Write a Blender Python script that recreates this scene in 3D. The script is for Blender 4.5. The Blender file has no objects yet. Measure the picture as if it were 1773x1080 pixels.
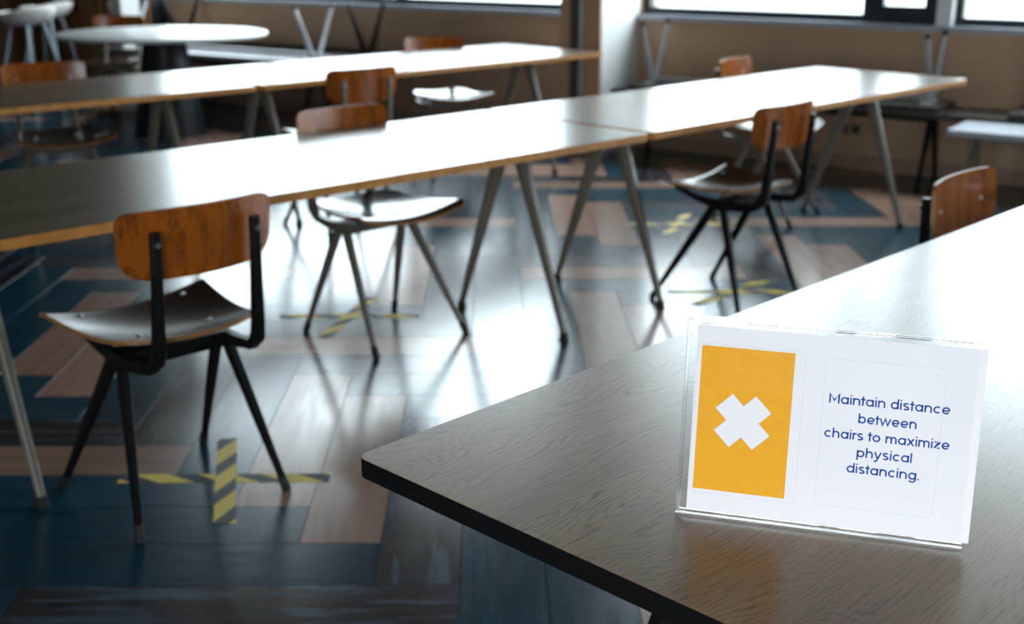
import bpy, bmesh, math, random
from mathutils import Vector, Matrix

# ------------------------------------------------------------------ camera, world, light
SC = bpy.context.scene
COL = SC.collection
F_PX, PITCH, ROLL, CAM_H, YAW = 2078.747, 0.30006, 0.00211, 1.38945, 0.80165


def make_camera():
    cp, sp = math.cos(PITCH), math.sin(PITCH)
    fw = Vector((math.cos(YAW) * cp, math.sin(YAW) * cp, -sp))
    rt = Vector((math.sin(YAW), -math.cos(YAW), 0))
    up = rt.cross(fw)
    r2 = rt * math.cos(ROLL) + up * math.sin(ROLL)
    u2 = -rt * math.sin(ROLL) + up * math.cos(ROLL)
    cd = bpy.data.cameras.new('camera')
    cd.sensor_fit = 'HORIZONTAL'
    cd.sensor_width = 36.0
    cd.lens = F_PX * 36.0 / 1773.0
    cd.clip_start, cd.clip_end = 0.05, 200
    cd.dof.use_dof = True
    cd.dof.focus_distance = 1.45
    cd.dof.aperture_fstop = 4.6
    co = bpy.data.objects.new('camera', cd)
    m = Matrix((r2, u2, -fw)).transposed().to_4x4()
    m.translation = (0, 0, CAM_H)
    co.matrix_world = m
    COL.objects.link(co)
    SC.camera = co


make_camera()
world = bpy.data.worlds.new('overcast_sky')
SC.world = world
world.use_nodes = True
bg = world.node_tree.nodes['Background']
bg.inputs[0].default_value = (0.81, 0.92, 1.0, 1)
bg.inputs[1].default_value = 13.0
vs = SC.view_settings
SC.display_settings.display_device = 'sRGB'
vs.view_transform = 'Standard'
vs.look = 'None'
vs.exposure = 0.0
vs.gamma = 1.0
vs.use_curve_mapping = False
SC.cycles.use_denoising = True
SC.cycles.max_bounces = 5
SC.cycles.diffuse_bounces = 3
SC.cycles.glossy_bounces = 3
SC.cycles.transparent_max_bounces = 16

# the window wall is turned 12 degrees against the table rows
WALL_O = Vector((6.80, 4.225, 0))
WALL_A = math.radians(12)
WALL_M = Matrix.Translation(WALL_O) @ Matrix.Rotation(WALL_A, 4, 'Z')
WIN_LEFT, WIN_RIGHT = 6.5, -4.6     # glazed stretch along the wall
SILL_TOP, WIN_TOP, CEIL = 0.908, 3.25, 3.5
REAR_X = -2.0                       # wall with windows behind the camera


def portal(name, mat, sx, sy):
    ld = bpy.data.lights.new(name, 'AREA')
    ld.shape = 'RECTANGLE'
    ld.size, ld.size_y = sx, sy
    ld.cycles.is_portal = True
    o = bpy.data.objects.new(name, ld)
    o.matrix_world = mat
    COL.objects.link(o)


# light portals only guide the sampling of the sky through the openings
def portal_at(name, centre, inward, w, h):
    z = -Vector(inward).normalized()
    y = Vector((0, 0, 1))
    x = y.cross(z)
    m = Matrix((x, y, z)).transposed().to_4x4()
    m.translation = centre
    portal(name, m, w, h)


_inw = WALL_M.to_3x3() @ Vector((-1, 0, 0))
for _a, _b in ((-8.0, 1.29), (1.66, 6.5)):
    portal_at('window_portal', WALL_M @ Vector((0.16, (_a + _b) / 2, (SILL_TOP + WIN_TOP) / 2)), _inw, _b - _a, WIN_TOP - SILL_TOP)
REAR_WIN = (-4.0, 0.5, 0.6, 2.3)
portal_at('window_portal', Vector((REAR_X - 0.1, (REAR_WIN[0] + REAR_WIN[1]) / 2, (REAR_WIN[2] + REAR_WIN[3]) / 2)), (1, 0, 0),
          REAR_WIN[1] - REAR_WIN[0], REAR_WIN[3] - REAR_WIN[2])


# ------------------------------------------------------------------ materials
def new_mat(name):
    m = bpy.data.materials.new(name)
    m.use_nodes = True
    nt = m.node_tree
    return m, nt, nt.nodes['Principled BSDF']


def setp(b, color=None, rough=None, metal=None, spec=None, coat=None):
    if color is not None:
        b.inputs['Base Color'].default_value = (*color, 1)
    if rough is not None:
        b.inputs['Roughness'].default_value = rough
    if metal is not None:
        b.inputs['Metallic'].default_value = metal
    if spec is not None:
        b.inputs['Specular IOR Level'].default_value = spec
    if coat is not None:
        b.inputs['Coat Weight'].default_value = coat


def N(nt, t, **kw):
    n = nt.nodes.new(t)
    for k, v in kw.items():
        setattr(n, k, v)
    return n


def coords(nt, scale=(1, 1, 1), kind='Object', loc=(0, 0, 0)):
    tc = N(nt, 'ShaderNodeTexCoord')
    mp = N(nt, 'ShaderNodeMapping')
    mp.inputs['Scale'].default_value = scale
    mp.inputs['Location'].default_value = loc
    nt.links.new(tc.outputs[kind], mp.inputs['Vector'])
    return mp.outputs['Vector']


def noise(nt, vec, scale, detail=3, rough=0.55, dist=0):
    n = N(nt, 'ShaderNodeTexNoise')
    n.inputs['Scale'].default_value = scale
    n.inputs['Detail'].default_value = detail
    n.inputs['Roughness'].default_value = rough
    n.inputs['Distortion'].default_value = dist
    nt.links.new(vec, n.inputs['Vector'])
    return n.outputs['Fac']


def ramp(nt, fac, stops):
    r = N(nt, 'ShaderNodeValToRGB')
    el = r.color_ramp.elements
    while len(el) < len(stops):
        el.new(0.5)
    for e, (p, c) in zip(el, stops):
        e.position = p
        e.color = (*c, 1) if len(c) == 3 else c
    nt.links.new(fac, r.inputs['Fac'])
    return r.outputs['Color']


def math_n(nt, op, a, b=None, c=None):
    n = N(nt, 'ShaderNodeMath', operation=op)
    for i, v in enumerate((a, b, c)):
        if v is None:
            continue
        if isinstance(v, (int, float)):
            n.inputs[i].default_value = v
        else:
            nt.links.new(v, n.inputs[i])
    return n.outputs[0]


def mixc(nt, fac, a, b, mode='MIX'):
    n = N(nt, 'ShaderNodeMix', data_type='RGBA', blend_type=mode)
    for i, v in ((0, fac), (6, a), (7, b)):
        if isinstance(v, (int, float)):
            n.inputs[i].default_value = v
        elif isinstance(v, tuple):
            n.inputs[i].default_value = (*v, 1)
        else:
            nt.links.new(v, n.inputs[i])
    return n.outputs[2]


def bump(nt, b, h, strength, dist=0.002):
    n = N(nt, 'ShaderNodeBump')
    n.inputs['Strength'].default_value = strength
    n.inputs['Distance'].default_value = dist
    nt.links.new(h, n.inputs['Height'])
    nt.links.new(n.outputs['Normal'], b.inputs['Normal'])


def mat_plain(name, color, rough=0.5, metal=0.0, var=0.08, scale=6.0, spec=0.5):
    m, nt, b = new_mat(name)
    setp(b, color, rough, metal, spec)
    f = noise(nt, coords(nt), scale, 4)
    lo = tuple(c * (1 - var) for c in color)
    hi = tuple(min(1, c * (1 + var)) for c in color)
    nt.links.new(ramp(nt, f, [(0.3, lo), (0.7, hi)]), b.inputs['Base Color'])
    return m


def mat_oak(name, light, mid, dark, rough, axis='X', fine=1.0, spec=0.5, figure=1.0, rings=46.0, contrast=0.75):
    """oiled oak veneer: long grain, cathedral rings, dark pores"""
    m, nt, b = new_mat(name)
    setp(b, mid, rough, 0, spec)
    tc = N(nt, 'ShaderNodeTexCoord')
    v = tc.outputs['Object']
    if axis == 'Z':
        mp0 = N(nt, 'ShaderNodeMapping')
        mp0.inputs['Rotation'].default_value = (0, math.radians(90), 0)
        nt.links.new(v, mp0.inputs['Vector'])
        v = mp0.outputs['Vector']

    def sc(s):
        mp = N(nt, 'ShaderNodeMapping')
        mp.inputs['Scale'].default_value = s
        nt.links.new(v, mp.inputs['Vector'])
        return mp.outputs['Vector']
    warp = noise(nt, sc((1.5, 5.0, 5.0)), 1.0, 2, 0.45)
    sep = N(nt, 'ShaderNodeSeparateXYZ')
    nt.links.new(v, sep.inputs[0])
    ph = math_n(nt, 'MULTIPLY_ADD', warp, rings * 0.52 * fine * figure, math_n(nt, 'MULTIPLY', sep.outputs['Y'], rings * fine))
    jit = noise(nt, sc((8, 60, 60)), 1.0, 3, 0.6)
    ph = math_n(nt, 'MULTIPLY_ADD', jit, 1.1, ph)
    w = math_n(nt, 'SINE', math_n(nt, 'MULTIPLY', ph, 6.2832))
    w = math_n(nt, 'MULTIPLY_ADD', w, 0.5, 0.5)
    line = ramp(nt, w, [(0.55, (0, 0, 0)), (0.95, (1, 1, 1))])
    pore = noise(nt, sc((14, 420 * fine, 420 * fine)), 1.0, 2, 0.6)
    pore = ramp(nt, pore, [(0.48, (0, 0, 0)), (0.68, (1, 1, 1))])
    band = noise(nt, sc((0.8, 9, 9)), 1.0, 3, 0.5)
    base = ramp(nt, band, [(0.3, mid), (0.72, light)])
    patch = noise(nt, sc((2.2, 6, 6)), 1.0, 2)
    patch = ramp(nt, patch, [(0.35, (0.25, 0.25, 0.25)), (0.65, (1, 1, 1))])
    lm = math_n(nt, 'MULTIPLY', math_n(nt, 'MULTIPLY', line, patch), contrast)
    lm = math_n(nt, 'MULTIPLY', lm, math_n(nt, 'MULTIPLY_ADD', pore, 0.7, 0.3))
    col = mixc(nt, lm, base, dark)
    col = mixc(nt, math_n(nt, 'MULTIPLY', pore, contrast * 0.35), col, dark)
    nt.links.new(col, b.inputs['Base Color'])
    hh = math_n(nt, 'SUBTRACT', 1.0, math_n(nt, 'MAXIMUM', lm, math_n(nt, 'MULTIPLY', pore, 0.4)))
    bump(nt, b, hh, 0.03, 0.0003)
    return m


def mat_plank(name, stops, rough, sc, mottled=False):
    m, nt, b = new_mat(name)
    setp(b, stops[1], rough, 0, 0.68)
    v = coords(nt, sc)
    oi = N(nt, 'ShaderNodeObjectInfo')
    add = N(nt, 'ShaderNodeVectorMath', operation='ADD')
    comb = N(nt, 'ShaderNodeCombineXYZ')
    nt.links.new(math_n(nt, 'MULTIPLY', oi.outputs['Random'], 40), comb.inputs[0])
    nt.links.new(math_n(nt, 'MULTIPLY', oi.outputs['Random'], 17), comb.inputs[1])
    nt.links.new(v, add.inputs[0])
    nt.links.new(comb.outputs[0], add.inputs[1])
    f = noise(nt, add.outputs[0], 1.0, 5, 0.6, 0.4)
    lo, hi = (0.38, 0.62) if mottled else (0.25, 0.8)
    col = ramp(nt, f, [(lo, stops[0]), (0.5, stops[1]), (hi, stops[2])])
    br = math_n(nt, 'MULTIPLY_ADD', oi.outputs['Random'], 0.36, 0.82)
    cb = N(nt, 'ShaderNodeCombineXYZ')
    for i in range(3):
        nt.links.new(br, cb.inputs[i])
    col = mixc(nt, 1.0, col, cb.outputs[0], 'MULTIPLY')
    nt.links.new(col, b.inputs['Base Color'])
    g = noise(nt, add.outputs[0], 2.5, 4, 0.6)
    nt.links.new(math_n(nt, 'MULTIPLY_ADD', g, 0.16, rough - 0.08), b.inputs['Roughness'])
    bump(nt, b, g, 0.03, 0.0008)
    return m


def mat_pane(name, tint=(1, 1, 1), ior=1.5, rough=0.0):
    """thin clear pane: straight-through light plus a Fresnel mirror"""
    m, nt, b = new_mat(name)
    nt.nodes.remove(b)
    out = nt.nodes['Material Output']
    fr = N(nt, 'ShaderNodeFresnel')
    ge = N(nt, 'ShaderNodeNewGeometry')
    # the same mirror share on both faces of the thin sheet
    nt.links.new(math_n(nt, 'MULTIPLY_ADD', ge.outputs['Backfacing'], 1 / ior - ior, ior), fr.inputs['IOR'])
    tr = N(nt, 'ShaderNodeBsdfTransparent')
    tr.inputs['Color'].default_value = (*tint, 1)
    gl = N(nt, 'ShaderNodeBsdfGlossy')
    gl.inputs['Roughness'].default_value = rough
    mx = N(nt, 'ShaderNodeMixShader')
    nt.links.new(fr.outputs[0], mx.inputs[0])
    nt.links.new(tr.outputs[0], mx.inputs[1])
    nt.links.new(gl.outputs[0], mx.inputs[2])
    nt.links.new(mx.outputs[0], out.inputs['Surface'])
    return m


def mat_glass(name, tint=(0.96, 0.98, 1.0)):
    m, nt, b = new_mat(name)
    setp(b, tint, 0.02)
    b.inputs['Transmission Weight'].default_value = 1.0
    b.inputs['IOR'].default_value = 1.49
    return m


M = {}
M['oak'] = mat_oak('oak_veneer', (0.165, 0.118, 0.076), (0.105, 0.072, 0.044), (0.030, 0.019, 0.011), 0.27, spec=0.42)
M['grey_oak'] = mat_oak('grey_oak_veneer', (0.29, 0.185, 0.112), (0.205, 0.126, 0.072), (0.036, 0.021, 0.012), 0.28, spec=0.33, rings=110.0, contrast=0.95)
M['oak_edge'] = mat_plain('oak_edge', (0.50, 0.20, 0.042), 0.5, 0, 0.25, 30)
M['black_edge'] = mat_plain('black_edge', (0.004, 0.004, 0.004), 0.6, 0, 0.1, 30, 0.08)
M['teak'] = mat_oak('teak_plywood', (0.42, 0.108, 0.010), (0.25, 0.056, 0.005), (0.045, 0.009, 0.002), 0.20, 'Z', 1.3, 0.5, 0.25, 60.0, 1.0)
M['teak_seat'] = mat_oak('dark_teak_plywood', (0.040, 0.022, 0.013), (0.024, 0.013, 0.008), (0.010, 0.006, 0.004), 0.19, 'X', 1.2, 1.0)
M['ply_edge'] = mat_plain('plywood_edge', (0.30, 0.13, 0.04), 0.5, 0, 0.2, 60)
M['black_steel'] = mat_plain('black_steel', (0.007, 0.006, 0.006), 0.42, 0, 0.15, 20, 0.16)
M['beige_steel'] = mat_plain('beige_steel', (0.19, 0.16, 0.125), 0.36, 0, 0.08, 20)
M['grey_steel'] = mat_plain('grey_steel', (0.42, 0.43, 0.45), 0.33, 0.3, 0.08, 20)
M['rubber'] = mat_plain('black_rubber', (0.012, 0.012, 0.013), 0.7, 0, 0.1, 20)
M['bolt'] = mat_plain('bolt_steel', (0.55, 0.55, 0.56), 0.3, 1.0, 0.05, 20)
M['teal'] = mat_plank('teal_vinyl', ((0.003, 0.027, 0.044), (0.006, 0.040, 0.064), (0.010, 0.058, 0.090)), 0.215, (3, 26, 1))
M['dark'] = mat_plank('weathered_vinyl', ((0.008, 0.007, 0.008), (0.022, 0.024, 0.030), (0.055, 0.075, 0.105)), 0.235, (2.6, 20, 1), True)
M['beige'] = mat_plank('beige_vinyl', ((0.22, 0.128, 0.092), (0.30, 0.180, 0.136), (0.31, 0.20, 0.155)), 0.215, (2, 18, 1))
M['subfloor'] = mat_plain('subfloor', (0.015, 0.017, 0.019), 0.8)
M['wall'] = mat_plain('taupe_paint', (0.52, 0.325, 0.205), 0.7, 0, 0.05, 2.0)
M['wall_grey'] = mat_plain('grey_paint', (0.07, 0.066, 0.062), 0.75, 0, 0.05, 2.0)
M['navy'] = mat_plain('navy_paint', (0.008, 0.040, 0.072), 0.6, 0, 0.06, 2.0)
M['skirting'] = mat_plain('skirting_paint', (0.36, 0.23, 0.155), 0.55, 0, 0.05, 4.0)
M['white'] = mat_plain('white_plaster', (0.80, 0.80, 0.79), 0.6, 0, 0.03, 3.0)
M['ceiling'] = mat_plain('ceiling_paint', (0.022, 0.021, 0.020), 0.85, 0, 0.04, 3.0)
M['sill'] = mat_plain('sill_lacquer', (0.40, 0.42, 0.48), 0.35, 0, 0.04, 4.0)
M['frame'] = mat_plain('window_frame_paint', (0.012, 0.020, 0.026), 0.4, 0, 0.1, 8.0)
M['pane'] = mat_pane('window_glass', (0.97, 0.99, 0.98))
M['acrylic'] = mat_pane('acrylic_sheet', (0.985, 0.985, 0.99), 1.22)
M['acrylic_front'] = mat_pane('antiglare_acrylic', (0.985, 0.985, 0.99), 1.10)
M['acrylic_edge'] = mat_glass('acrylic_edge')
M['paper'] = mat_plain('white_card', (0.95, 0.85, 0.845), 0.55, 0, 0.012, 9, 0.3)
M['orange'] = mat_plain('orange_print', (0.98, 0.42, 0.026), 0.7, 0, 0.03, 60, 0.15)
M['blue'] = mat_plain('blue_print', (0.003, 0.060, 0.30), 0.7, 0, 0.03, 60, 0.1)
M['label_edge'] = mat_plain('label_edge', (0.70, 0.685, 0.74), 0.5, 0, 0.02, 60, 0.3)
M['laminate'] = mat_plain('white_laminate', (0.62, 0.62, 0.61), 0.28, 0, 0.03, 4)
M['black_lacquer'] = mat_plain('black_lacquer', (0.010, 0.014, 0.020), 0.4, 0, 0.1, 4)
M['shell'] = mat_plain('white_shell', (0.72, 0.69, 0.67), 0.4, 0, 0.03, 4)
M['stool_leg'] = mat_plain('stool_leg_steel', (0.40, 0.47, 0.52), 0.35, 0.2, 0.05, 8)
M['bench_dark'] = mat_oak('dark_bench_oak', (0.055, 0.040, 0.032), (0.035, 0.026, 0.021), (0.012, 0.009, 0.008), 0.42)
M['slat'] = mat_oak('brown_slat_wood', (0.36, 0.17, 0.055), (0.24, 0.105, 0.033), (0.08, 0.035, 0.012), 0.5, 'Z')
M['ground'] = mat_plain('outdoor_paving', (0.22, 0.215, 0.19), 0.9, 0, 0.12, 0.6)


def mat_tape():
    m, nt, b = new_mat('hazard_tape')
    setp(b, (0.6, 0.5, 0.1), 0.5, 0, 0.25)
    tc = N(nt, 'ShaderNodeTexCoord')
    sep = N(nt, 'ShaderNodeSeparateXYZ')
    nt.links.new(tc.outputs['Object'], sep.inputs[0])
    d = math_n(nt, 'MULTIPLY_ADD', sep.outputs['X'], 5.8, math_n(nt, 'MULTIPLY', sep.outputs['Y'], 9.0))
    fr = math_n(nt, 'FRACT', math_n(nt, 'ADD', d, 20.25))
    st = math_n(nt, 'GREATER_THAN', fr, 0.56)
    col = mixc(nt, st, (0.72, 0.52, 0.06), (0.012, 0.016, 0.020))
    nt.links.new(col, b.inputs['Base Color'])
    return m


M['tape'] = mat_tape()


# ------------------------------------------------------------------ mesh helpers
class MB:
    def __init__(self):
        self.v, self.f, self.mi = [], [], []

    def add(self, vs_, fs, mi=0):
        o = len(self.v)
        self.v += [tuple(x) for x in vs_]
        for f in fs:
            self.f.append(tuple(o + i for i in f))
            self.mi.append(mi)

    def box(self, a, b, mi=0):
        x0, y0, z0 = a
        x1, y1, z1 = b
        self.add([(x0, y0, z0), (x1, y0, z0), (x1, y1, z0), (x0, y1, z0), (x0, y0, z1), (x1, y0, z1), (x1, y1, z1), (x0, y1, z1)],
                 [(0, 3, 2, 1), (4, 5, 6, 7), (0, 1, 5, 4), (1, 2, 6, 5), (2, 3, 7, 6), (3, 0, 4, 7)], mi)
        return self

    def rings(self, rs, mi=0, cap=True):
        n = len(rs[0])
        vs_ = [p for r in rs for p in r]
        fs = []
        for i in range(len(rs) - 1):
            for j in range(n):
                k = (j + 1) % n
                fs.append((i * n + j, i * n + k, (i + 1) * n + k, (i + 1) * n + j))
        if cap:
            fs.append(tuple(range(n))[::-1])
            fs.append(tuple((len(rs) - 1) * n + j for j in range(n)))
        self.add(vs_, fs, mi)
        return self

    def tube(self, pts, rad, seg=8, mi=0):
        pts = [Vector(p) for p in pts]
        if not isinstance(rad, (list, tuple)):
            rad = [rad] * len(pts)
        rs = []
        ref = None
        for i, p in enumerate(pts):
            t = (pts[min(i + 1, len(pts) - 1)] - pts[max(i - 1, 0)]).normalized()
            if ref is None:
                ref = Vector((1, 0, 0)) if abs(t.x) < 0.8 else Vector((0, 1, 0))
            a = (ref - t * ref.dot(t)).normalized()
            ref = a
            b = t.cross(a)
            rs.append([p + (a * math.cos(2 * math.pi * k / seg) + b * math.sin(2 * math.pi * k / seg)) * rad[i] for k in range(seg)])
        return self.rings(rs, mi)

    def lathe(self, prof, seg=32, c=(0, 0), mi=0):
        rs = [[(c[0] + r * math.cos(2 * math.pi * k / seg), c[1] + r * math.sin(2 * math.pi * k / seg), z) for k in range(seg)] for r, z in prof]
        return self.rings(rs, mi)

    def bar(self, pts, wx, th):
        """rectangular bar swept along a path that lies near a YZ plane; wx along X, th in plane"""
        pts = [Vector(p) for p in pts]
        n = len(pts)
        if not isinstance(wx, (list, tuple)):
            wx = [wx] * n
        if not isinstance(th, (list, tuple)):
            th = [th] * n
        rs = []
        for i, p in enumerate(pts):
            t = (pts[min(i + 1, n - 1)] - pts[max(i - 1, 0)]).normalized()
            x = Vector((1, 0, 0))
            x = (x - t * x.dot(t)).normalized()
            y = t.cross(x)
            a, b = x * wx[i] / 2, y * th[i] / 2
            c = 0.78
            rs.append([p - a * c - b, p + a * c - b, p + a - b * c, p + a + b * c, p + a * c + b, p - a * c + b, p - a + b * c, p - a - b * c])
        return self.rings(rs)

    def mesh(self, name, mats, smooth=False):
        me = bpy.data.meshes.new(name)
        me.from_pydata(self.v, [], self.f)
        for m in mats:
            me.materials.append(m)
        if len(mats) > 1:
            me.polygons.foreach_set('material_index', self.mi)
        bm = bmesh.new()
        bm.from_mesh(me)
        bmesh.ops.recalc_face_normals(bm, faces=bm.faces)
        bm.to_mesh(me)
        bm.free()
        if smooth:
            me.polygons.foreach_set('use_smooth', [True] * len(me.polygons))
            me.set_sharp_from_angle(angle=math.radians(40))
        me.update()
        return me

    def build(self, name, mats, parent=None, smooth=False, matrix=None):
        if not isinstance(mats, (list, tuple)):
            mats = [mats]
        o = bpy.data.objects.new(name, self.mesh(name, mats, smooth))
        COL.objects.link(o)
        if parent is not None:
            o.parent = parent
        if matrix is not None:
            o.matrix_world = matrix
        return o


def empty(name, matrix=None):
    o = bpy.data.objects.new(name, None)
    o.empty_display_size = 0.1
    COL.objects.link(o)
    if matrix is not None:
        o.matrix_world = matrix
    return o


def tag(o, label=None, cat=None, group=None, kind=None):
    for k, v in (('label', label), ('category', cat), ('group', group), ('kind', kind)):
        if v:
            o[k] = v
    return o


def copy_tree(o, parent=None):
    c = o.copy()
    COL.objects.link(c)
    c.parent = parent
    for ch in list(o.children):
        copy_tree(ch, c)
    return c


def bevel(o, w=0.004, seg=2):
    m = o.modifiers.new('bevel', 'BEVEL')
    m.width, m.segments, m.limit_method = w, seg, 'ANGLE'
    m.angle_limit = math.radians(40)
    return o


def TR(x, y, z=0, rz=0):
    return Matrix.Translation((x, y, z)) @ Matrix.Rotation(rz, 4, 'Z')


def struct(o):
    o['kind'] = 'structure'
    return o


# ------------------------------------------------------------------ floor: herringbone planks
FA = math.radians(46.9)
FU = Vector((math.sin(FA), -math.cos(FA), 0))
FV = Vector((math.cos(FA), math.sin(FA), 0))
CELL, U0, V0 = 0.197, -0.667, 2.807
PLANK_T = 0.008


def cam_project(P):
    mw = SC.camera.matrix_world
    q = mw.inverted() @ Vector(P)
    if q.z > -0.1:
        return None
    return (886.5 + F_PX * q.x / -q.z, 540 - F_PX * q.y / -q.z, -q.z)


def build_floor():
    floor = struct(MB().box((-2.0, -6, -0.12), (9.6, 16.2, -PLANK_T)).build('floor', M['subfloor']))
    known = {}
    for s in ("V0,0b V1,0b V2,0d V3,0t V4,0t V5,0b V-1,0t V-2,0d V-3,0t V-4,0b V-5,0b V-6,0t V-7,0t V-8,0d "
              "H-1,0b H0,0t H1,0t H2,0t H3,0d H4,0d H-2,0d H-3,0t H-4,0t H5,0d "
              "H0,1t H1,1t H2,1t H3,1d H-1,1b H-2,1d H-3,1t H-4,1t H-5,1t H-6,1b H-7,1d H-8,1t "
              "V0,1b V1,1b V2,1t V-1,1t V-2,1t V-3,1d V-4,1b V-5,1b V-6,1t "
              "H0,2t H-1,2b H-2,2d H-3,2t H-4,2t H-5,2t H-6,2b H-7,2t H1,2t H2,2t H-9,2t V-5,2b V-4,2b V-3,2t V-2,2d V-1,2d V0,2b V1,2b V2,2t "
              "H-5,3t H-6,3b H-4,3t H-3,3d H-2,3t H-1,3b H0,3t H1,3t H2,3t V-8,3t V-7,3d V-24,2b V-23,2t V-25,2t").split():
        known[s[:-1]] = s[-1]
    rnd = random.Random(11)
    # alike planks share mesh data: one long mesh per colour, the bevelled top edge shows the joint
    g = 0.0009
    L, W = CELL * 5 - 2 * g, CELL - 2 * g
    e = 0.0004
    mb = MB()
    rs = [[(-L / 2, -W / 2, -PLANK_T), (L / 2, -W / 2, -PLANK_T), (L / 2, W / 2, -PLANK_T), (-L / 2, W / 2, -PLANK_T)],
          [(-L / 2, -W / 2, -e), (L / 2, -W / 2, -e), (L / 2, W / 2, -e), (-L / 2, W / 2, -e)],
          [(-L / 2 + e, -W / 2 + e, 0), (L / 2 - e, -W / 2 + e, 0), (L / 2 - e, W / 2 - e, 0), (-L / 2 + e, W / 2 - e, 0)]]
    mb.rings(rs)
    key = {'t': 'teal', 'd': 'dark', 'b': 'beige'}
    meshes = {k: mb.mesh('plank', [M[key[k]]]) for k in key}
    seen, rest = [], []
    for m in range(-8, 16):
        for k in range(-70, 60):
            for typ in 'VH':
                if typ == 'V':
                    u, v = U0 + CELL * (k + 5 * m + 0.5), V0 + CELL * (-k + 5 * m + 2.5)
                else:
                    u, v = U0 + CELL * (k + 5 * m - 2.5), V0 + CELL * (-k + 5 * m + 0.5)
                P = FU * u + FV * v
                if not (-1.5 < P.x < 9.5 and -5.4 < P.y < 15.6):
                    continue
                loc = WALL_M.inverted() @ P
                if loc.x > -0.1:
                    # cut by the wall: let it run under the wall base, never beyond it
                    if loc.x > 0.15:
                        continue
                c = known.get('%s%d,%d' % (typ, k, m))
                if c is None:
                    c = rnd.choice('tttttdddbb')
                vis, dist = False, 99
                d = FV if typ == 'V' else FU
                for tt in (-0.45, 0, 0.45):
                    q = cam_project(P + d * tt)
                    if q and -60 < q[0] < 1830 and -20 < q[1] < 1140:
                        vis, dist = True, min(dist, q[2])
                ang = math.atan2(d.y, d.x)
                (seen if vis else rest).append((dist, P, ang, c))
    seen.sort(key=lambda a: a[0])
    for dist, P, ang, c in seen[:300]:
        o = bpy.data.objects.new('plank', meshes[c])
        COL.objects.link(o)
        o.matrix_world = TR(P.x, P.y, 0, ang)
        o.parent = floor
    rest += seen[300:]
    mb2 = MB()
    for dist, P, ang, c in rest:
        m = TR(P.x, P.y, 0, ang)
        o = len(mb2.v)
        idx = 'tdb'.index(c)
        mb2.add([m @ Vector(x) for x in rs[0] + rs[2]], [(4, 5, 6, 7), (0, 1, 5, 4), (1, 2, 6, 5), (2, 3, 7, 6), (3, 0, 4, 7)], idx)
    far = mb2.build('distant_planks', [M['teal'], M['dark'], M['beige']], floor)
    far['kind'] = 'stuff'


build_floor()


# ------------------------------------------------------------------ room shell
def wbox(name, a, b, mat, parent=None):
    return MB().box(a, b).build(name, mat, parent, matrix=WALL_M)


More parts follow.
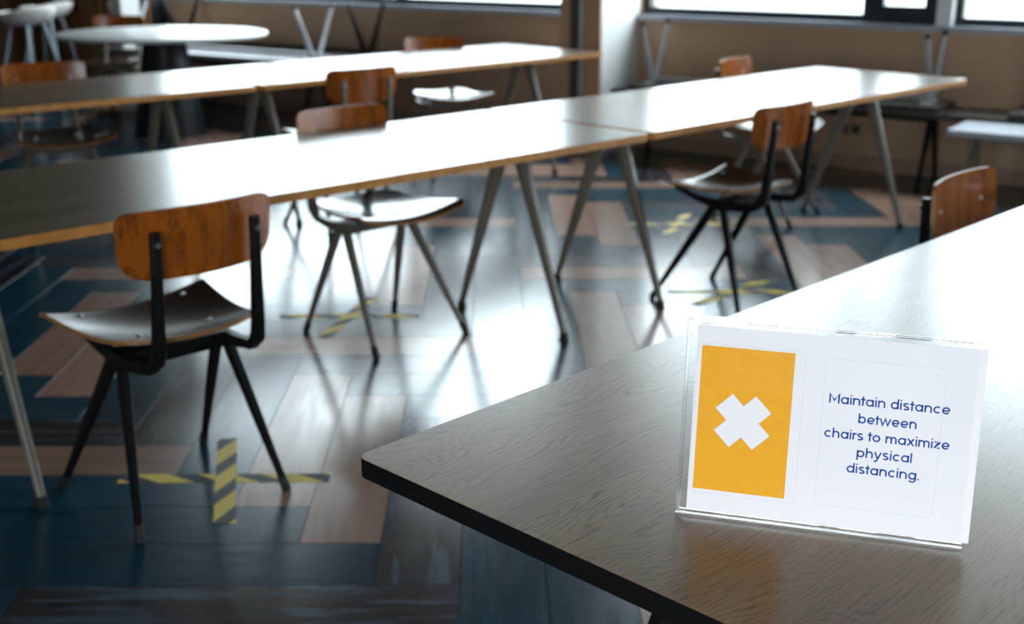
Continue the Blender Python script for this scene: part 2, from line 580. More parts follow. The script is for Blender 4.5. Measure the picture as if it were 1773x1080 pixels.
def build_shell():
    struct(wbox('wall_right', (0.0, -9.5, 0), (0.28, 13.5, 0.875), M['wall']))
    up = struct(wbox('wall_right_top', (0.0, -9.5, WIN_TOP), (0.28, 13.5, CEIL + 0.1), M['wall']))
    up.name = 'wall_right_head'
    struct(wbox('wall_pier', (0.0, 1.29, 0.875), (0.28, 1.66, WIN_TOP), M['wall']))
    struct(wbox('wall_end', (0.0, 6.5, 0.875), (0.28, 13.5, WIN_TOP), M['wall_grey']))
    struct(wbox('wall_solid', (0.0, -9.5, 0.875), (0.28, -8.0, WIN_TOP), M['wall_grey']))
    struct(wbox('baseboard_right', (-0.015, -9.0, 0), (0.0, 1.26, 0.09), M['skirting']))
    b2 = struct(wbox('baseboard_right', (-0.015, 1.64, 0), (0.0, 6.5, 0.09), M['skirting']))
    # white pier standing out into the room, its front clad in brown, with a pipe
    tag(bevel(wbox('wall_pier_body', (-0.52, 1.292, 0), (0.0, 1.59, CEIL), M['white']), 0.006), kind='structure')
    struct(wbox('trim_1', (-0.54, 1.53, 0), (-0.52, 1.60, CEIL), M['wall']))
    struct(wbox('trim_4', (-0.54, 1.292, 0), (-0.52, 1.42, CEIL), M['wall']))
    struct(wbox('trim_5', (-0.527, 1.42, 0), (-0.52, 1.53, CEIL), M['wall_grey']))
    p = MB().tube([(-0.545, 1.435, 0.0), (-0.545, 1.435, CEIL)], 0.015, 12).build('heating_pipe', M['grey_steel'], smooth=True, matrix=WALL_M)
    tag(p, 'thin grey vertical pipe on the brown pier between the windows', 'pipe')
    p = MB().box((-0.03, -0.80, SILL_TOP), (0.12, -0.71, WIN_TOP)).build('wall_mullion', M['white'], matrix=WALL_M)
    struct(p)
    # sills
    struct(wbox('trim_2', (-0.05, -8.0, 0.875), (0.16, 1.285, SILL_TOP), M['sill']))
    struct(wbox('trim_3', (-0.05, 1.595, 0.875), (0.16, 6.5, SILL_TOP), M['sill']))

    def window(name, s0, s1, sashes, low=0.047):
        w = struct(empty(name, WALL_M))
        x0, x1 = 0.05, 0.12
        f = MB()
        f.box((x0, s0, SILL_TOP), (x1, s1, SILL_TOP + low)).box((x0, s0, WIN_TOP - 0.05), (x1, s1, WIN_TOP))
        f.box((x0, s0, SILL_TOP + low), (x1, s0 + 0.045, WIN_TOP - 0.05)).box((x0, s1 - 0.045, SILL_TOP + low), (x1, s1, WIN_TOP - 0.05))
        fr = f.build('window_frame', M['frame'], w)
        cuts = [s0 + 0.045] + sashes + [s1 - 0.045]
        for c in sashes:
            MB().box((x0, c - 0.03, SILL_TOP + low), (x1, c + 0.03, WIN_TOP - 0.05)).build('mullion', M['frame'], w)
        for a, b in zip(cuts[:-1], cuts[1:]):
            a2 = a + (0.03 if a in sashes else 0)
            b2_ = b - (0.03 if b in sashes else 0)
            MB().box((0.082, a2, SILL_TOP + low), (0.088, b2_, WIN_TOP - 0.05)).build('pane', M['pane'], w)
        return w

    window('window_1', 1.66, 6.5, [3.45, 4.95])
    w2 = window('window_2', -0.71, 1.285, [-0.27])
    sf = MB()
    for (a, b) in (((-0.665, SILL_TOP + 0.047), (-0.30, SILL_TOP + 0.105)), ((-0.665, WIN_TOP - 0.11), (-0.30, WIN_TOP - 0.05)),
                   ((-0.665, SILL_TOP + 0.105), (-0.625, WIN_TOP - 0.11)), ((-0.375, SILL_TOP + 0.105), (-0.30, WIN_TOP - 0.11))):
        sf.box((0.02, a[0], a[1]), (0.08, b[0], b[1]))
    sf.build('opening_sash', M['frame'], w2)
    w3 = window('window_3', -8.0, -0.80, [-2.2, -3.65, -5.1, -6.55])
    # rear wall with its windows, behind the camera
    y0, y1, z0, z1 = REAR_WIN
    mb = MB().box((REAR_X - 0.2, -6.2, 0), (REAR_X, 16.4, z0)).box((REAR_X - 0.2, -6.2, z1), (REAR_X, 16.4, CEIL + 0.1))
    mb.box((REAR_X - 0.2, -6.2, z0), (REAR_X, y0, z1)).box((REAR_X - 0.2, y1, z0), (REAR_X, 16.4, z1))
    struct(mb.build('wall_rear', M['wall_grey']))
    w = struct(empty('window_4', TR(REAR_X - 0.1, 0)))
    n = 4
    step = (y1 - y0) / n
    f = MB().box((-0.05, y0, z0), (0.05, y1, z0 + 0.05)).box((-0.05, y0, z1 - 0.05), (0.05, y1, z1))
    for i in range(n + 1):
        yy = y0 + i * step
        f.box((-0.05, max(y0, yy - 0.03), z0 + 0.05), (0.05, min(y1, yy + 0.03), z1 - 0.05))
    f.build('window_frame', M['frame'], w)
    for i in range(n):
        MB().box((-0.004, y0 + i * step + 0.03, z0 + 0.05), (0.004, y0 + (i + 1) * step - 0.03, z1 - 0.05)).build('pane', M['pane'], w)
    struct(MB().box((REAR_X - 0.2, -6.2, 0), (9.6, -6.0, CEIL + 0.1)).build('wall_near', M['wall_grey']))
    struct(MB().box((REAR_X - 0.2, 16.2, 0), (6.0, 16.4, CEIL + 0.1)).build('wall_back', M['navy']))
    # ceiling follows the window wall so that the sky reaches the panes
    a1, a2 = WALL_M @ Vector((0.3, -10.5, 0)), WALL_M @ Vector((0.3, 13.5, 0))
    pts = [(REAR_X - 0.2, -6.2), (a1.x, -6.2), (a1.x, a1.y), (a2.x, a2.y), (REAR_X - 0.2, 16.4)]
    struct(MB().rings([[(x, y, CEIL) for x, y in pts], [(x, y, CEIL + 0.15) for x, y in pts]]).build('ceiling', M['ceiling']))
    struct(MB().box((-80, -80, -0.6), (120, 120, -0.5)).build('outdoor_ground', M['ground']))
    # slatted low cabinet beyond the benches and a white pillar before it
    scr = empty('slatted_cabinet', WALL_M @ TR(-0.22, 6.1))
    tag(scr, 'low brown cabinet with vertical wooden slats far behind the round table', 'cabinet')
    MB().box((0.03, 0, 0), (0.20, 2.1, 0.95)).build('body', M['black_lacquer'], scr)
    rnd = random.Random(4)
    for i in range(16):
        y = 0.01 + i * 0.13
        MB().box((0, y, 0.03), (0.03, y + 0.06 + 0.03 * rnd.random(), 0.95)).build('slat', M['slat'], scr)
    struct(bevel(MB().box((4.77, 9.58, 0), (4.94, 9.75, CEIL)).build('pillar', M['white']), 0.01))


build_shell()


# ------------------------------------------------------------------ trestle tables and benches
def rounded_rect(L, W, r, seg=5):
    pts = []
    for cx, cy, a0 in ((L / 2 - r, W / 2 - r, 0), (-L / 2 + r, W / 2 - r, 90), (-L / 2 + r, -W / 2 + r, 180), (L / 2 - r, -W / 2 + r, 270)):
        for i in range(seg + 1):
            a = math.radians(a0 + 90 * i / seg)
            pts.append((cx + r * math.cos(a), cy + r * math.sin(a)))
    return pts


def trestle_table(name, L, W, H, S, ins, t, top_m, edge_m, leg_m, matrix, wt=0.066, label=None, cat='table', group=None):
    """length on X, centred; each end stands on an inverted V of folded steel legs"""
    root = empty(name, matrix)
    tag(root, label, cat, group)
    pts = rounded_rect(L, W, 0.018)
    top = MB().rings([[(x, y, H - 0.0006) for x, y in pts], [(x * (1 - 0.001 / L), y * (1 - 0.001 / W), H) for x, y in pts]]).build('tabletop', top_m, root)
    MB().rings([[(x, y, H - t) for x, y in pts], [(x, y, H - 0.0006) for x, y in pts]]).build('edge_band', edge_m, root)
    zt = H - t
    for sx in (-1, 1):
        x = sx * (L / 2 - ins)
        MB().box((x - 0.03, -W * 0.36, zt - 0.012), (x + 0.03, W * 0.36, zt)).build('mounting_plate', leg_m, root)
        for sy in (-1, 1):
            a = Vector((x, sy * 0.028, zt - 0.012))
            b = Vector((x, sy * S / 2, 0.022))
            d = (b - a).normalized()
            pn = Vector((0, d.z, -d.y)) * (-sy)      # in plane, pointing outwards
            if pn.y * sy < 0:
                pn = -pn
            rs = []
            for k, w, dp in ((0.0, wt, 0.042), (1.0, 0.024, 0.024)):
                p = a + (b - a) * k
                X = Vector((1, 0, 0))
                rs.append([p - pn * w / 2 - X * dp * 0.22, p - pn * w / 2 + X * dp * 0.22, p + pn * w * 0.1 + X * dp / 2,
                           p + pn * w / 2 + X * dp * 0.30, p + pn * w / 2 - X * dp * 0.30, p + pn * w * 0.1 - X * dp / 2])
            leg = bevel(MB().rings(rs).build('leg', leg_m, root), 0.002, 1)
            c = MB()
            p = b
            c.lathe([(0.016, p.z + 0.008), (0.017, 0.006), (0.021, 0.004), (0.021, 0.0)], 12, (p.x, p.y))
            c.build('foot_cap', M['rubber'], leg, True)
    MB().box((-L / 2 + ins, -0.02, zt - 0.045), (L / 2 - ins, 0.02, zt - 0.012)).build('under_rail', leg_m, root)
    return root


TL, TW, TH, TS, TI = 2.479, 0.847, 0.74, 0.5566, 0.2696
row = dict(L=TL, W=TW, H=TH, S=TS, ins=TI, t=0.026)


def corner_m(x, y, a, cx, cy):
    """table whose named corner stands at x, y; cx, cy from that corner to the centre"""
    return TR(x, y, 0, a) @ Matrix.Translation((cx, cy, 0))


trestle_table('trestle_table', **row, top_m=M['oak'], edge_m=M['oak_edge'], leg_m=M['beige_steel'],
              matrix=corner_m(3.289, 2.7028, 0.0, -TL / 2, TW / 2), cat='table', group='oak trestle tables',
              label='left oak trestle table of the middle row, darkening towards the left frame edge')
trestle_table('trestle_table', **row, top_m=M['oak'], edge_m=M['oak_edge'], leg_m=M['beige_steel'],
              matrix=corner_m(3.320, 2.7114, 0.0171, TL / 2, TW / 2), group='oak trestle tables',
              label='right oak trestle table of the middle row, its end pointing at the windows')
trestle_table('trestle_table', **row, top_m=M['oak'], edge_m=M['oak_edge'], leg_m=M['beige_steel'],
              matrix=corner_m(3.080, 4.896, -0.0092, -TL / 2, TW / 2), group='oak trestle tables',
              label='left oak trestle table of the back row, before the round table')
trestle_table('trestle_table', **row, top_m=M['oak'], edge_m=M['oak_edge'], leg_m=M['beige_steel'],
              matrix=corner_m(3.118, 4.9034, 0.0312, TL / 2, TW / 2), group='oak trestle tables',
              label='right oak trestle table of the back row, its end below the pier between windows')
FORE = corner_m(0.8649, 1.1895, 0.034, TL / 2, -TW / 2)
row2 = dict(row)
row2['t'] = 0.027
trestle_table('trestle_table', **row2, top_m=M['grey_oak'], edge_m=M['black_edge'], leg_m=M['black_steel'],
              matrix=FORE, group='oak trestle tables',
              label='foreground oak table with black edge, carrying the acrylic sign')


def wall_tr(x, s, z=0, rz=0):
    return WALL_M @ TR(x, s, z, math.radians(90) + rz)


def bench(x, s, L, W, H, leg_m, top_m, label, inverted=False, z=0, rz=0, S=0.36, ins=0.10):
    m = wall_tr(x, s, z, rz)
    if inverted:
        m = m @ Matrix.Translation((0, 0, H)) @ Matrix.Rotation(math.pi, 4, 'X')
    return trestle_table('trestle_bench', L, W, H, S, ins, 0.03, top_m, top_m, leg_m, m, 0.05, label, 'bench', 'stacked benches by the windows')


BH = 0.45
bench(-0.29, 0.16, 2.16, 0.40, BH, M['black_steel'], M['bench_dark'], 'upright dark bench along the brown wall, under the upturned grey-legged bench right of the column')
bench(-0.27, 0.12, 2.02, 0.38, BH - 0.01, M['grey_steel'], M['bench_dark'],
      'upturned bench right of the white column, grey V legs pointing up to the sill', True, BH + 0.001)
bench(-0.30, -2.14, 2.4, 0.40, BH, M['black_steel'], M['bench_dark'], 'upright dark bench by the wall at the right frame edge', ins=0.5)
bench(-0.30, -2.22, 1.9, 0.38, BH - 0.01, M['grey_steel'], M['bench_dark'],
      'upturned bench at the right frame edge, only a leg tip showing', True, BH + 0.001)
bench(-0.86, -2.05, 1.9, 0.40, BH, M['beige_steel'], M['sill'], 'bench with pale blue-grey top standing free at the right frame edge')
LZ = 0.50
bench(-0.72, 4.75, 2.4, 0.44, LZ, M['black_steel'], M['bench_dark'], 'upright dark bench under the grey upturned bench left of the pier')
bench(-0.26, 4.55, 2.4, 0.44, LZ, M['black_steel'], M['bench_dark'], 'upright dark bench against the wall under the black upturned bench')
bench(-0.72, 4.70, 2.3, 0.42, 0.43, M['grey_steel'], M['grey_steel'], 'upturned grey steel bench behind the back row, pale V legs up', True, LZ + 0.001, 0, 0.40)
bench(-0.26, 4.58, 2.3, 0.42, 0.43, M['black_steel'], M['bench_dark'], 'upturned black bench nearest the wall behind the back row', True, LZ + 0.001, 0, 0.40)


# ------------------------------------------------------------------ chairs
def plate(outline, zf, thick, top_i=0, rows=14, cols=16):
    """sheet over a grid: outline(v) -> half width; zf(x, v) -> (point, normal)"""
    top, bot = [], []
    for i in range(rows + 1):
        v = i / rows
        hw = outline(v)
        for j in range(cols + 1):
            x = -hw + 2 * hw * j / cols
            p, n = zf(x, v)
            top.append(p + n * thick / 2)
            bot.append(p - n * thick / 2)
    n1 = (rows + 1) * (cols + 1)
    mb = MB()
    mb.v = [tuple(p) for p in top + bot]
    idx = lambda i, j: i * (cols + 1) + j
    for i in range(rows):
        for j in range(cols):
            a, b, c, d = idx(i, j), idx(i, j + 1), idx(i + 1, j + 1), idx(i + 1, j)
            mb.f += [(a, b, c, d), (n1 + d, n1 + c, n1 + b, n1 + a)]
            mb.mi += [0, 0]
    rim = [idx(0, j) for j in range(cols)] + [idx(i, cols) for i in range(rows)] + [idx(rows, j) for j in range(cols, 0, -1)] + [idx(i, 0) for i in range(rows, 0, -1)]
    for k in range(len(rim)):
        a, b = rim[k], rim[(k + 1) % len(rim)]
        mb.f.append((a, n1 + a, n1 + b, b))
        mb.mi.append(1)
    return mb


def corner_width(v, w0, w1, r0, r1, depth):
    """half width with rounded corners: v 0..1, radii r0 at v=0 and r1 at v=1"""
    w = w0 + (w1 - w0) * v
    y = v * depth
    if y < r0:
        w -= r0 - math.sqrt(max(0, r0 * r0 - (r0 - y) ** 2))
    if depth - y < r1:
        q = r1 - (depth - y)
        w -= r1 - math.sqrt(max(0, r1 * r1 - q * q))
    return w


def make_chair(steel):
    root = empty('plywood_chair')
    # seat: rear at v=0
    D = 0.40

    def seat_z(x, v):
        y = -0.195 + D * v
        s = x / 0.22
        z = 0.449 + 0.012 * max(0, v - 0.25) / 0.75 + 0.027 * s * s - 0.010 * math.sin(math.pi * min(1, v * 1.1)) + 0.024 * (1 - v) ** 2.6
        z -= 0.012 * max(0, (v - 0.9) / 0.1) ** 2
        return Vector((x, y, z + 0.006)), Vector((-0.22 * s, 0, 1)).normalized()
    vs_ = lambda v: 1 - (1 - v) ** 1.0
    seat = plate(lambda v: corner_width(v, 0.175, 0.232, 0.075, 0.022, D), seat_z, 0.011, rows=26, cols=18)
    seat.build('seat', [M['teak_seat'], M['ply_edge']], root, True)
    # backrest
    H0, H1 = 0.640, 0.808

    def back_p(x, v):
        s = x / 0.2
        z = H0 + (H1 - H0) * v + 0.010 * s * s * (1 - v)
        y = -0.232 - 0.016 * v + 0.030 * s * s
        n = Vector((-0.28 * s, 1, 0.09)).normalized()
        return Vector((x, y, z)), n
    back = plate(lambda v: corner_width(v, 0.196, 0.203, 0.058, 0.034, H1 - H0), back_p, 0.010, rows=26, cols=20)
    back.build('backrest', [M['teak'], M['ply_edge']], root, True)
    for sx in (-1, 1):
        pts = [(0.130, -0.262, 0.762), (0.130, -0.260, 0.70), (0.131, -0.252, 0.60), (0.133, -0.244, 0.50), (0.135, -0.236, 0.455),
               (0.138, -0.205, 0.425), (0.141, -0.13, 0.415), (0.143, -0.05, 0.412), (0.147, 0.05, 0.428), (0.152, 0.16, 0.458)]
        pts = [(sx * x, y, z) for x, y, z in pts]
        wx = [0.022, 0.022, 0.023, 0.025, 0.026, 0.026, 0.026, 0.026, 0.022, 0.016]
        th = [0.018, 0.020, 0.026, 0.034, 0.036, 0.026, 0.030, 0.038, 0.024, 0.010]
        fr = MB().bar(pts, wx, th).build('side_frame', steel, root, True)
        MB().tube([(sx * 0.130, -0.277, 0.735), (sx * 0.130, -0.270, 0.735)], 0.0065, 10).build('bolt', M['bolt'], fr, True)
        for front in (1, -1):
            a = Vector((sx * 0.143, -0.045 + 0.018 * front, 0.415))
            b = Vector((sx * 0.205, 0.20 if front > 0 else -0.20, 0.030))
            mid = a + (b - a) * 0.5
            leg = MB().bar([a, mid, b], [0.022, 0.020, 0.015], [0.036, 0.027, 0.016]).build('leg', steel, root, True)
            d = (b - a).normalized()
            MB().tube([b - d * 0.012, b + d * 0.02, Vector((b.x + d.x * 0.03, b.y + d.y * 0.03, 0))], [0.0115, 0.013, 0.012], 10).build('foot_cap', M['rubber'], leg, True)
    MB().box((-0.145, -0.085, 0.392), (0.145, -0.010, 0.432)).build('cross_plate', steel, root)
    MB().box((-0.150, 0.135, 0.445), (0.150, 0.160, 0.460)).build('front_rail', steel, root)
    for x, y, z in ((0.145, 0.145, 0.476), (0.097, -0.072, 0.461)):
        for sx in (-1, 1):
            p, n = seat_z(sx * x, (y + 0.195) / D)
            MB().lathe([(0.0085, p.z + 0.004), (0.0085, p.z + 0.0065), (0.004, p.z + 0.0085)], 14, (sx * x, y)).build('seat_bolt', M['bolt'], root, True)
    # backrest screw heads seen from the front
    for sx in (-1, 1):
        p, n = back_p(sx * 0.13, 0.52)
        MB().tube([p + n * 0.004, p + n * 0.0075], 0.007, 10).build('back_bolt', M['bolt'], root, True)
    return root


def chair_set():
    protos = {}
    spots = [
        ('k', 1.375, 2.70, 0.0, 'black-framed plywood chair nearest the camera at left, above the bright hazard-tape cross'),
        ('k', 3.885, 2.765, 1.5, 'black-framed plywood chair on the near side of the middle row, right half'),
        ('k', 3.01, 1.18, 184, 'black-framed plywood chair behind the foreground table, only its backrest showing'),
        ('g', 2.605, 3.365, 180, 'beige-framed chair across the left middle table, white seat glare, facing the camera'),
        ('g', 5.28, 3.53, 193, 'beige-framed chair across the right middle table, before the brown wall'),
        ('g', 3.54, 4.90, -3, 'chair on the near side of the back row, dark backrest with pale uprights'),
        ('g', 4.93, 5.66, 163, 'beige-framed chair across the right back table, bright white seat below the table'),
        ('g', 2.47, 5.72, 168, 'beige-framed chair across the left back table at the left frame edge'),
        ('g', 4.46, 9.12, 140, 'chair behind the round white table, only its backrest top showing'),
    ]
    for kind, x, y, deg, label in spots:
        if kind not in protos:
            o = protos[kind] = make_chair(M['black_steel'] if kind == 'k' else M['beige_steel'])
        else:
            o = copy_tree(protos[kind])
        o.matrix_world = TR(x, y, 0, math.radians(deg))
        tag(o, label, 'chair', 'plywood chairs')


chair_set()


# ------------------------------------------------------------------ round table, stools
def round_table():
    r = empty('round_table', TR(4.42, 8.24))
    tag(r, 'round white-topped table on a black cone base at upper left', 'table')
    MB().lathe([(0.735, 0.715), (0.75, 0.722), (0.75, 0.738), (0.745, 0.742)], 64).build('tabletop', M['laminate'], r, True)
    MB().lathe([(0.265, 0.0), (0.262, 0.03), (0.15, 0.70), (0.30, 0.714)], 40).build('base', M['black_lacquer'], r, True)


round_table()


def bar_stool(x, y, rz, label):
    r = empty('bar_stool', TR(x, y, 0, rz))
    tag(r, label, 'stool', 'white shell bar stools')
    prof = []
    for i in range(9):
        a = i / 8
        prof.append((0.05 + 0.20 * math.sin(a * math.pi / 2), 0.70 + 0.10 * (1 - math.cos(a * math.pi / 2))))
    rs = [[(rr * math.cos(2 * math.pi * k / 28) * 1.02, rr * math.sin(2 * math.pi * k / 28) * 0.92,
            z + 0.05 * max(0, -math.sin(2 * math.pi * k / 28)) * (rr / 0.25) ** 3) for k in range(28)] for rr, z in prof]
    inner = [[(0.94 * p[0], 0.94 * p[1], p[2] + 0.012) for p in rg] for rg in rs[::-1]]
    MB().rings(rs + inner).build('seat_shell', M['shell'], r, True)
    for sx in (-1, 1):
        for sy in (-1, 1):
            MB().tube([(sx * 0.09, sy * 0.09, 0.715), (sx * 0.215, sy * 0.215, 0.0)], [0.014, 0.011], 10).build('leg', M['stool_leg'], r, True)
    q = 0.178
    for a, b in (((-q, -q), (q, -q)), ((q, -q), (q, q)), ((q, q), (-q, q)), ((-q, q), (-q, -q))):
        MB().tube([(a[0], a[1], 0.22), (b[0], b[1], 0.22)], 0.008, 8).build('foot_rail', M['stool_leg'], r, True)


bar_stool(4.26, 10.25, math.radians(20), 'white shell bar stool at the left frame edge, nearer of the two')
bar_stool(4.72, 10.92, math.radians(35), 'white shell bar stool behind the nearer one, partly hidden by it')


# ------------------------------------------------------------------ wall socket
s = empty('wall_socket', WALL_M @ TR(0, -0.24, 0.25))
tag(s, 'small beige double socket low on the brown wall behind the middle row', 'socket')
MB().box((-0.012, -0.08, -0.04), (0, 0.08, 0.04)).build('cover_plate', M['skirting'], s)
for _y in (-0.04, 0.04):
    MB().box((-0.014, _y - 0.022, -0.022), (-0.012, _y + 0.022, 0.022)).build('outlet', M['black_lacquer'], s)


# ------------------------------------------------------------------ floor tape crosses
def tape_cross(c, arms, label, w=0.05):
    r = empty('tape_cross', TR(c[0], c[1], 0.0004))
    tag(r, label, 'floor tape', 'hazard tape crosses')
    for i, (deg, a, b) in enumerate(arms):
        z = 0.0003 * i
        m = MB().box((a, -w / 2, z), (b, w / 2, z + 0.00025)).build('tape_strip', M['tape'], r)
        m.rotation_euler = (0, 0, math.radians(deg))


def uv(u, v):
    p = FU * u + FV * v
    return (p.x, p.y)


_fa = math.degrees(FA)
tape_cross((1.508, 2.668), [(_fa - 90, -0.285, 0.28), (58.0, -0.275, 0.275)], 'sharp yellow and black tape cross on the floor under the nearest chair', 0.055)
tape_cross((2.63, 3.62), [(_fa - 90, -0.27, 0.27), (_fa - 14, -0.27, 0.27)], 'washed-out pale tape cross under the chair across the left middle table')
tape_cross((3.98, 2.80), [(_fa - 90, -0.27, 0.27), (_fa - 45, -0.27, 0.27)], 'tape cross under the right black-framed chair, half behind the foreground table')
tape_cross((4.80, 3.74), [(_fa - 90, -0.27, 0.27), (_fa - 20, -0.27, 0.27)], 'faint distant tape cross between the right middle table legs')


# ------------------------------------------------------------------ acrylic sign on the foreground table
SB = Vector((1.0394, 0.79356, 0.742))
SE = Vector((0.49596, -0.86835, 0))
SU = Vector((0.12461, 0.07117, 0.98965)).normalized()
SN = SE.cross(SU).normalized()          # towards the camera
SIGN = Matrix((SE, SU, SN)).transposed().to_4x4()
SIGN.translation = SB


def bx(mb, u0, v0, n0, u1, v1, n1):
    """box in sign millimetres"""
    return mb.box((u0 / 1000, v0 / 1000, n0 / 1000), (u1 / 1000, v1 / 1000, n1 / 1000))


def stroke(mb, pts, w, z, closed=False):
    """flat stroke along a polyline, mitred"""
    n = len(pts)
    L_, R_ = [], []
    for i in range(n):
        if closed:
            a, b = pts[(i - 1) % n], pts[(i + 1) % n]
        else:
            a, b = pts[max(i - 1, 0)], pts[min(i + 1, n - 1)]
        d = (Vector(b) - Vector(a)).normalized()
        nn = Vector((-d.y, d.x))
        sc = 1.0
        if closed or 0 < i < n - 1:
            d1 = (Vector(pts[i]) - Vector(pts[(i - 1) % n])).normalized()
            sc = 1 / max(0.45, abs(Vector((-d1.y, d1.x)).dot(nn)))
        L_.append(Vector(pts[i]) + nn * w / 2 * sc)
        R_.append(Vector(pts[i]) - nn * w / 2 * sc)
    vs_ = [(p.x, p.y, z) for p in L_] + [(p.x, p.y, z) for p in R_]
    fs = [(i, n + i, n + (i + 1) % n, (i + 1) % n) for i in range(n if closed else n - 1)]
    mb.add(vs_, fs)


def arc(cx, cy, r, a0, a1, n=16, ry=None):
    ry = r if ry is None else ry
    return [(cx + r * math.cos(math.radians(a0 + (a1 - a0) * i / n)), cy + ry * math.sin(math.radians(a0 + (a1 - a0) * i / n))) for i in range(n + 1)]


SW = 0.20
RR = (1 - SW) / 2


def glyph(ch):
    """strokes in x-heights, baseline 0; returns (strokes, advance)"""
    h, asc, r = SW / 2, 1.42, RR
    circ = arc(0.5, 0.5, r, 0, 360, 30)
    st = 1 - h                                # right stem of round letters
    g = {
        'a': ([circ, [(st, 0), (st, 1)]], 1.0), 'd': ([circ, [(st, 0), (st, asc)]], 1.0),
        'b': ([circ, [(h, 0), (h, asc)]], 1.0), 'p': ([circ, [(h, -0.42), (h, 1)]], 1.0),
        'o': ([circ], 1.0), 'c': ([arc(0.5, 0.5, r, 48, 312, 24)], 0.90),
        'e': ([arc(0.5, 0.5, r, 0, 318, 28), [(h, 0.47), (1 - h * 0.9, 0.47)]], 0.98),
        'g': ([circ, [(st, 1), (st, 0.02)], arc(0.5, 0.02, r, 0, -150, 16, 0.36)], 1.0),
        'i': ([[(h, 0), (h, 1)], [(h, 1.20), (h, 1.38)]], SW), 'l': ([[(h, 0), (h, asc)]], SW),
        'n': ([[(h, 0), (h, 1)], arc(0.46, 0.54, 0.46 - h, 180, 0, 18) + [(0.92 - h, 0)]], 0.92),
        'h': ([[(h, 0), (h, asc)], arc(0.46, 0.54, 0.46 - h, 180, 0, 18) + [(0.92 - h, 0)]], 0.92),
        'm': ([[(h, 0), (h, 1)], arc(0.42, 0.58, 0.42 - h, 180, 0, 16) + [(0.84 - h, 0)],
               arc(1.10 - h, 0.58, 0.42 - h, 180, 0, 16) + [(1.52 - 2 * h, 0)]], 1.52 - h),
        'r': ([[(h, 0), (h, 1)], arc(0.44, 0.55, 0.44 - h, 180, 78, 10)], 0.54),
        't': ([[(0.28, 0), (0.28, 1.32)], [(0, 1 - h), (0.58, 1 - h)]], 0.58),
        's': ([arc(0.40, 0.735, 0.29, 35, 255, 14, 0.185) + arc(0.40, 0.27, 0.30, 80, -150, 14, 0.185)], 0.78),
        'w': ([[(0.05, 1), (0.37, 0.06), (0.70, 0.96), (1.03, 0.06), (1.35, 1)]], 1.40),
        'y': ([[(0.05, 1), (0.46, 0.05)], [(0.87, 1), (0.40, -0.14), (0.30, -0.30), (0.16, -0.34), (0.02, -0.28)]], 0.92),
        'x': ([[(0.06, 0), (0.82, 1)], [(0.06, 1), (0.82, 0)]], 0.88),
        'z': ([[(0.04, 1 - h), (0.70, 1 - h), (0.08, h), (0.78, h)]], 0.80),
        '.': ([[(0.1, 0), (0.1, 0.2)]], 0.2),
        'M': ([[(h, 0), (h, 1.32), (0.66, 0.40), (1.32 - h, 1.32), (1.32 - h, 0)]], 1.32),
        ' ': ([], 0.34),
    }
    return g[ch]


def text_line(text, u0, u1, base, xh):
    adv = 0.0
    items = []
    gap = 0.155
    for i, ch in enumerate(text):
        s_, a = glyph(ch)
        items.append((s_, adv))
        tight = -0.10 if (ch in 'tr' or (i + 1 < len(text) and text[i + 1] in 't')) else 0
        adv += a + gap + tight
    adv -= gap
    sx = (u1 - u0) / adv
    mb = MB()
    for s_, x0 in items:
        for st in s_:
            pts = [((u0 + (x0 + x) * sx) / 1000, (base + y * xh) / 1000) for x, y in st]
            closed = len(pts) > 20 and (Vector(pts[0]) - Vector(pts[-1])).length < 1e-6
            stroke(mb, pts[:-1] if closed else pts, SW * xh * 1.04 / 1000, 0.0, closed)
    return mb


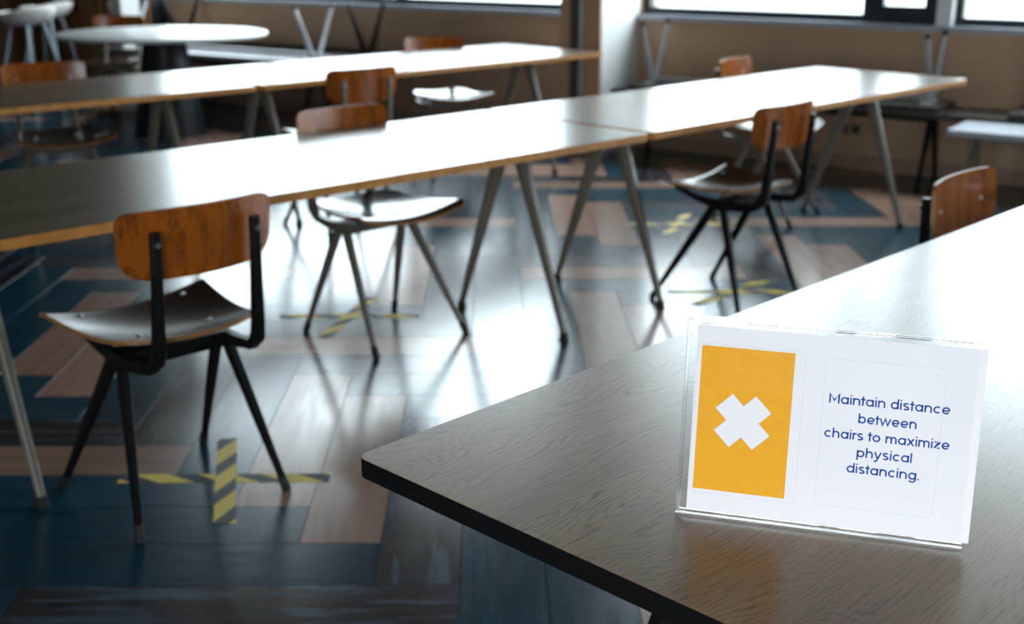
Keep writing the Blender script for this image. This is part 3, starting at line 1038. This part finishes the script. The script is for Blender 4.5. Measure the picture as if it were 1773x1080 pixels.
def build_sign():
    hold = empty('sign_holder', SIGN)
    tag(hold, 'clear acrylic slanted sign holder standing on the foreground table', 'sign holder')
    Wd, Hh = 321, 234
    bx(MB(), 4, 5, 0.9, Wd - 3, Hh - 3, 2.6).build('front_sheet', M['acrylic_front'], hold)
    bx(MB(), 4, 5, -3.6, Wd - 3, Hh - 3, -1.9).build('back_sheet', M['acrylic'], hold)
    e = M['acrylic_edge']
    bevel(bx(MB(), 0, 0, -3.8, 4, Hh, 2.8).build('side_edge', e, hold), 0.0006)
    bevel(bx(MB(), 4, Hh - 3, -3.8, Wd, Hh, 2.8).build('top_edge', e, hold), 0.0006)
    bevel(bx(MB(), 4, 0, -3.8, Wd, 5, 3.2).build('bottom_edge', e, hold), 0.0012)
    # rear foot: a bent clear flap behind, resting on the table
    m = MB()
    inv = SIGN.inverted()
    pts = []
    t0 = Vector((0.005, 0.216, -0.0040))
    foot = SIGN @ Vector((0.04, 0.2, 0))
    back = -Vector((SN.x, SN.y, 0)).normalized()
    for u in (40, 280):
        a = Vector((u / 1000, 0.150, -0.0039))
        g = SIGN @ Vector((u / 1000, 0, 0)) + back * 0.115
        g.z = 0.7415
        b = inv @ g
        pts.append((a, b))
    th = Vector((0, 0, -0.0022))
    m.rings([[pts[0][0], pts[1][0], pts[1][0] + th, pts[0][0] + th], [pts[0][1], pts[1][1], pts[1][1] + th + Vector((0, 0.0004, 0)), pts[0][1] + th + Vector((0, 0.0004, 0))]])
    m.build('support_flap', M['acrylic'], hold)
    # clear tab at the back of the top edge, upper left
    bx(MB(), 6, Hh - 4.5, -42, 52, Hh - 2.8, -3.8).build('top_tab', M['acrylic'], hold)

    card = empty('sign_card', SIGN @ Matrix.Translation((0, 0, 0)))
    tag(card, 'white printed card with orange panel and blue distancing text inside the acrylic holder', 'sign')
    bx(MB(), 12, 6, -1.6, 327, 226, -0.6).build('card_sheet', M['paper'], card)

    def label_outline(u0, v0, u1, v1, r=7):
        mb = MB()
        pts = [((x / 1000 + (u0 + u1) / 2000), (y / 1000 + (v0 + v1) / 2000)) for x, y in rounded_rect(u1 - u0, v1 - v0, r, 5)]
        stroke(mb, pts, 0.00035, -0.00055, True)
        return mb.build('sticker_outline', M['label_edge'], card)
    label_outline(14, 27, 135.5, 205)
    label_outline(158, 30, 286.5, 201)
    pan = bx(MB(), 18, 31.5, -0.58, 123.7, 203, -0.50).build('orange_panel', M['orange'], card)
    pan['label'] = 'orange rectangle with a white cross'
    # the diagonal cross: one 12-sided outline
    Lh, wh = 31.5, 12.7
    pts = [(wh, wh), (Lh, wh), (Lh, -wh), (wh, -wh), (wh, -Lh), (-wh, -Lh), (-wh, -wh), (-Lh, -wh), (-Lh, wh), (-wh, wh), (-wh, Lh), (wh, Lh)]
    c45 = math.radians(45 - 0.5)

    def ctr(z, g=0):
        out = []
        for x, y in pts:
            x2, y2 = x + math.copysign(g, x), y + math.copysign(g, y)
            out.append(((70.0 + x2 * math.cos(c45) - y2 * math.sin(c45)) / 1000, (117 + x2 * math.sin(c45) + y2 * math.cos(c45)) / 1000, z / 1000))
        return out
    mb = MB()
    for z, dst in ((-0.46, mb),):
        vs_ = ctr(z)
        dst.add(vs_, [(0, 3, 6, 9), (0, 1, 2, 3), (3, 4, 5, 6), (6, 7, 8, 9), (9, 10, 11, 0)])
    cr = mb.build('white_cross', M['paper'], pan)
    mb = MB()
    mb.add(ctr(-0.48, 0.55), [(0, 3, 6, 9), (0, 1, 2, 3), (3, 4, 5, 6), (6, 7, 8, 9), (9, 10, 11, 0)])
    mb.build('cross_outline', M['label_edge'], pan)
    xh = 8.1
    for t, a, b, base in (('Maintain distance', 164.5, 294, 150.2), ('between', 198, 260.5, 130.0), ('chairs to maximize', 162.3, 297, 110.3),
                          ('physical', 199.5, 259, 90.8), ('distancing.', 190, 268.5, 71.8)):
        o = text_line(t, a, b, base, xh).build('lettering', M['blue'], card)
        o.location = (0, 0, -0.00050)
        o['label'] = 'blue printed line reading ' + t


build_sign()
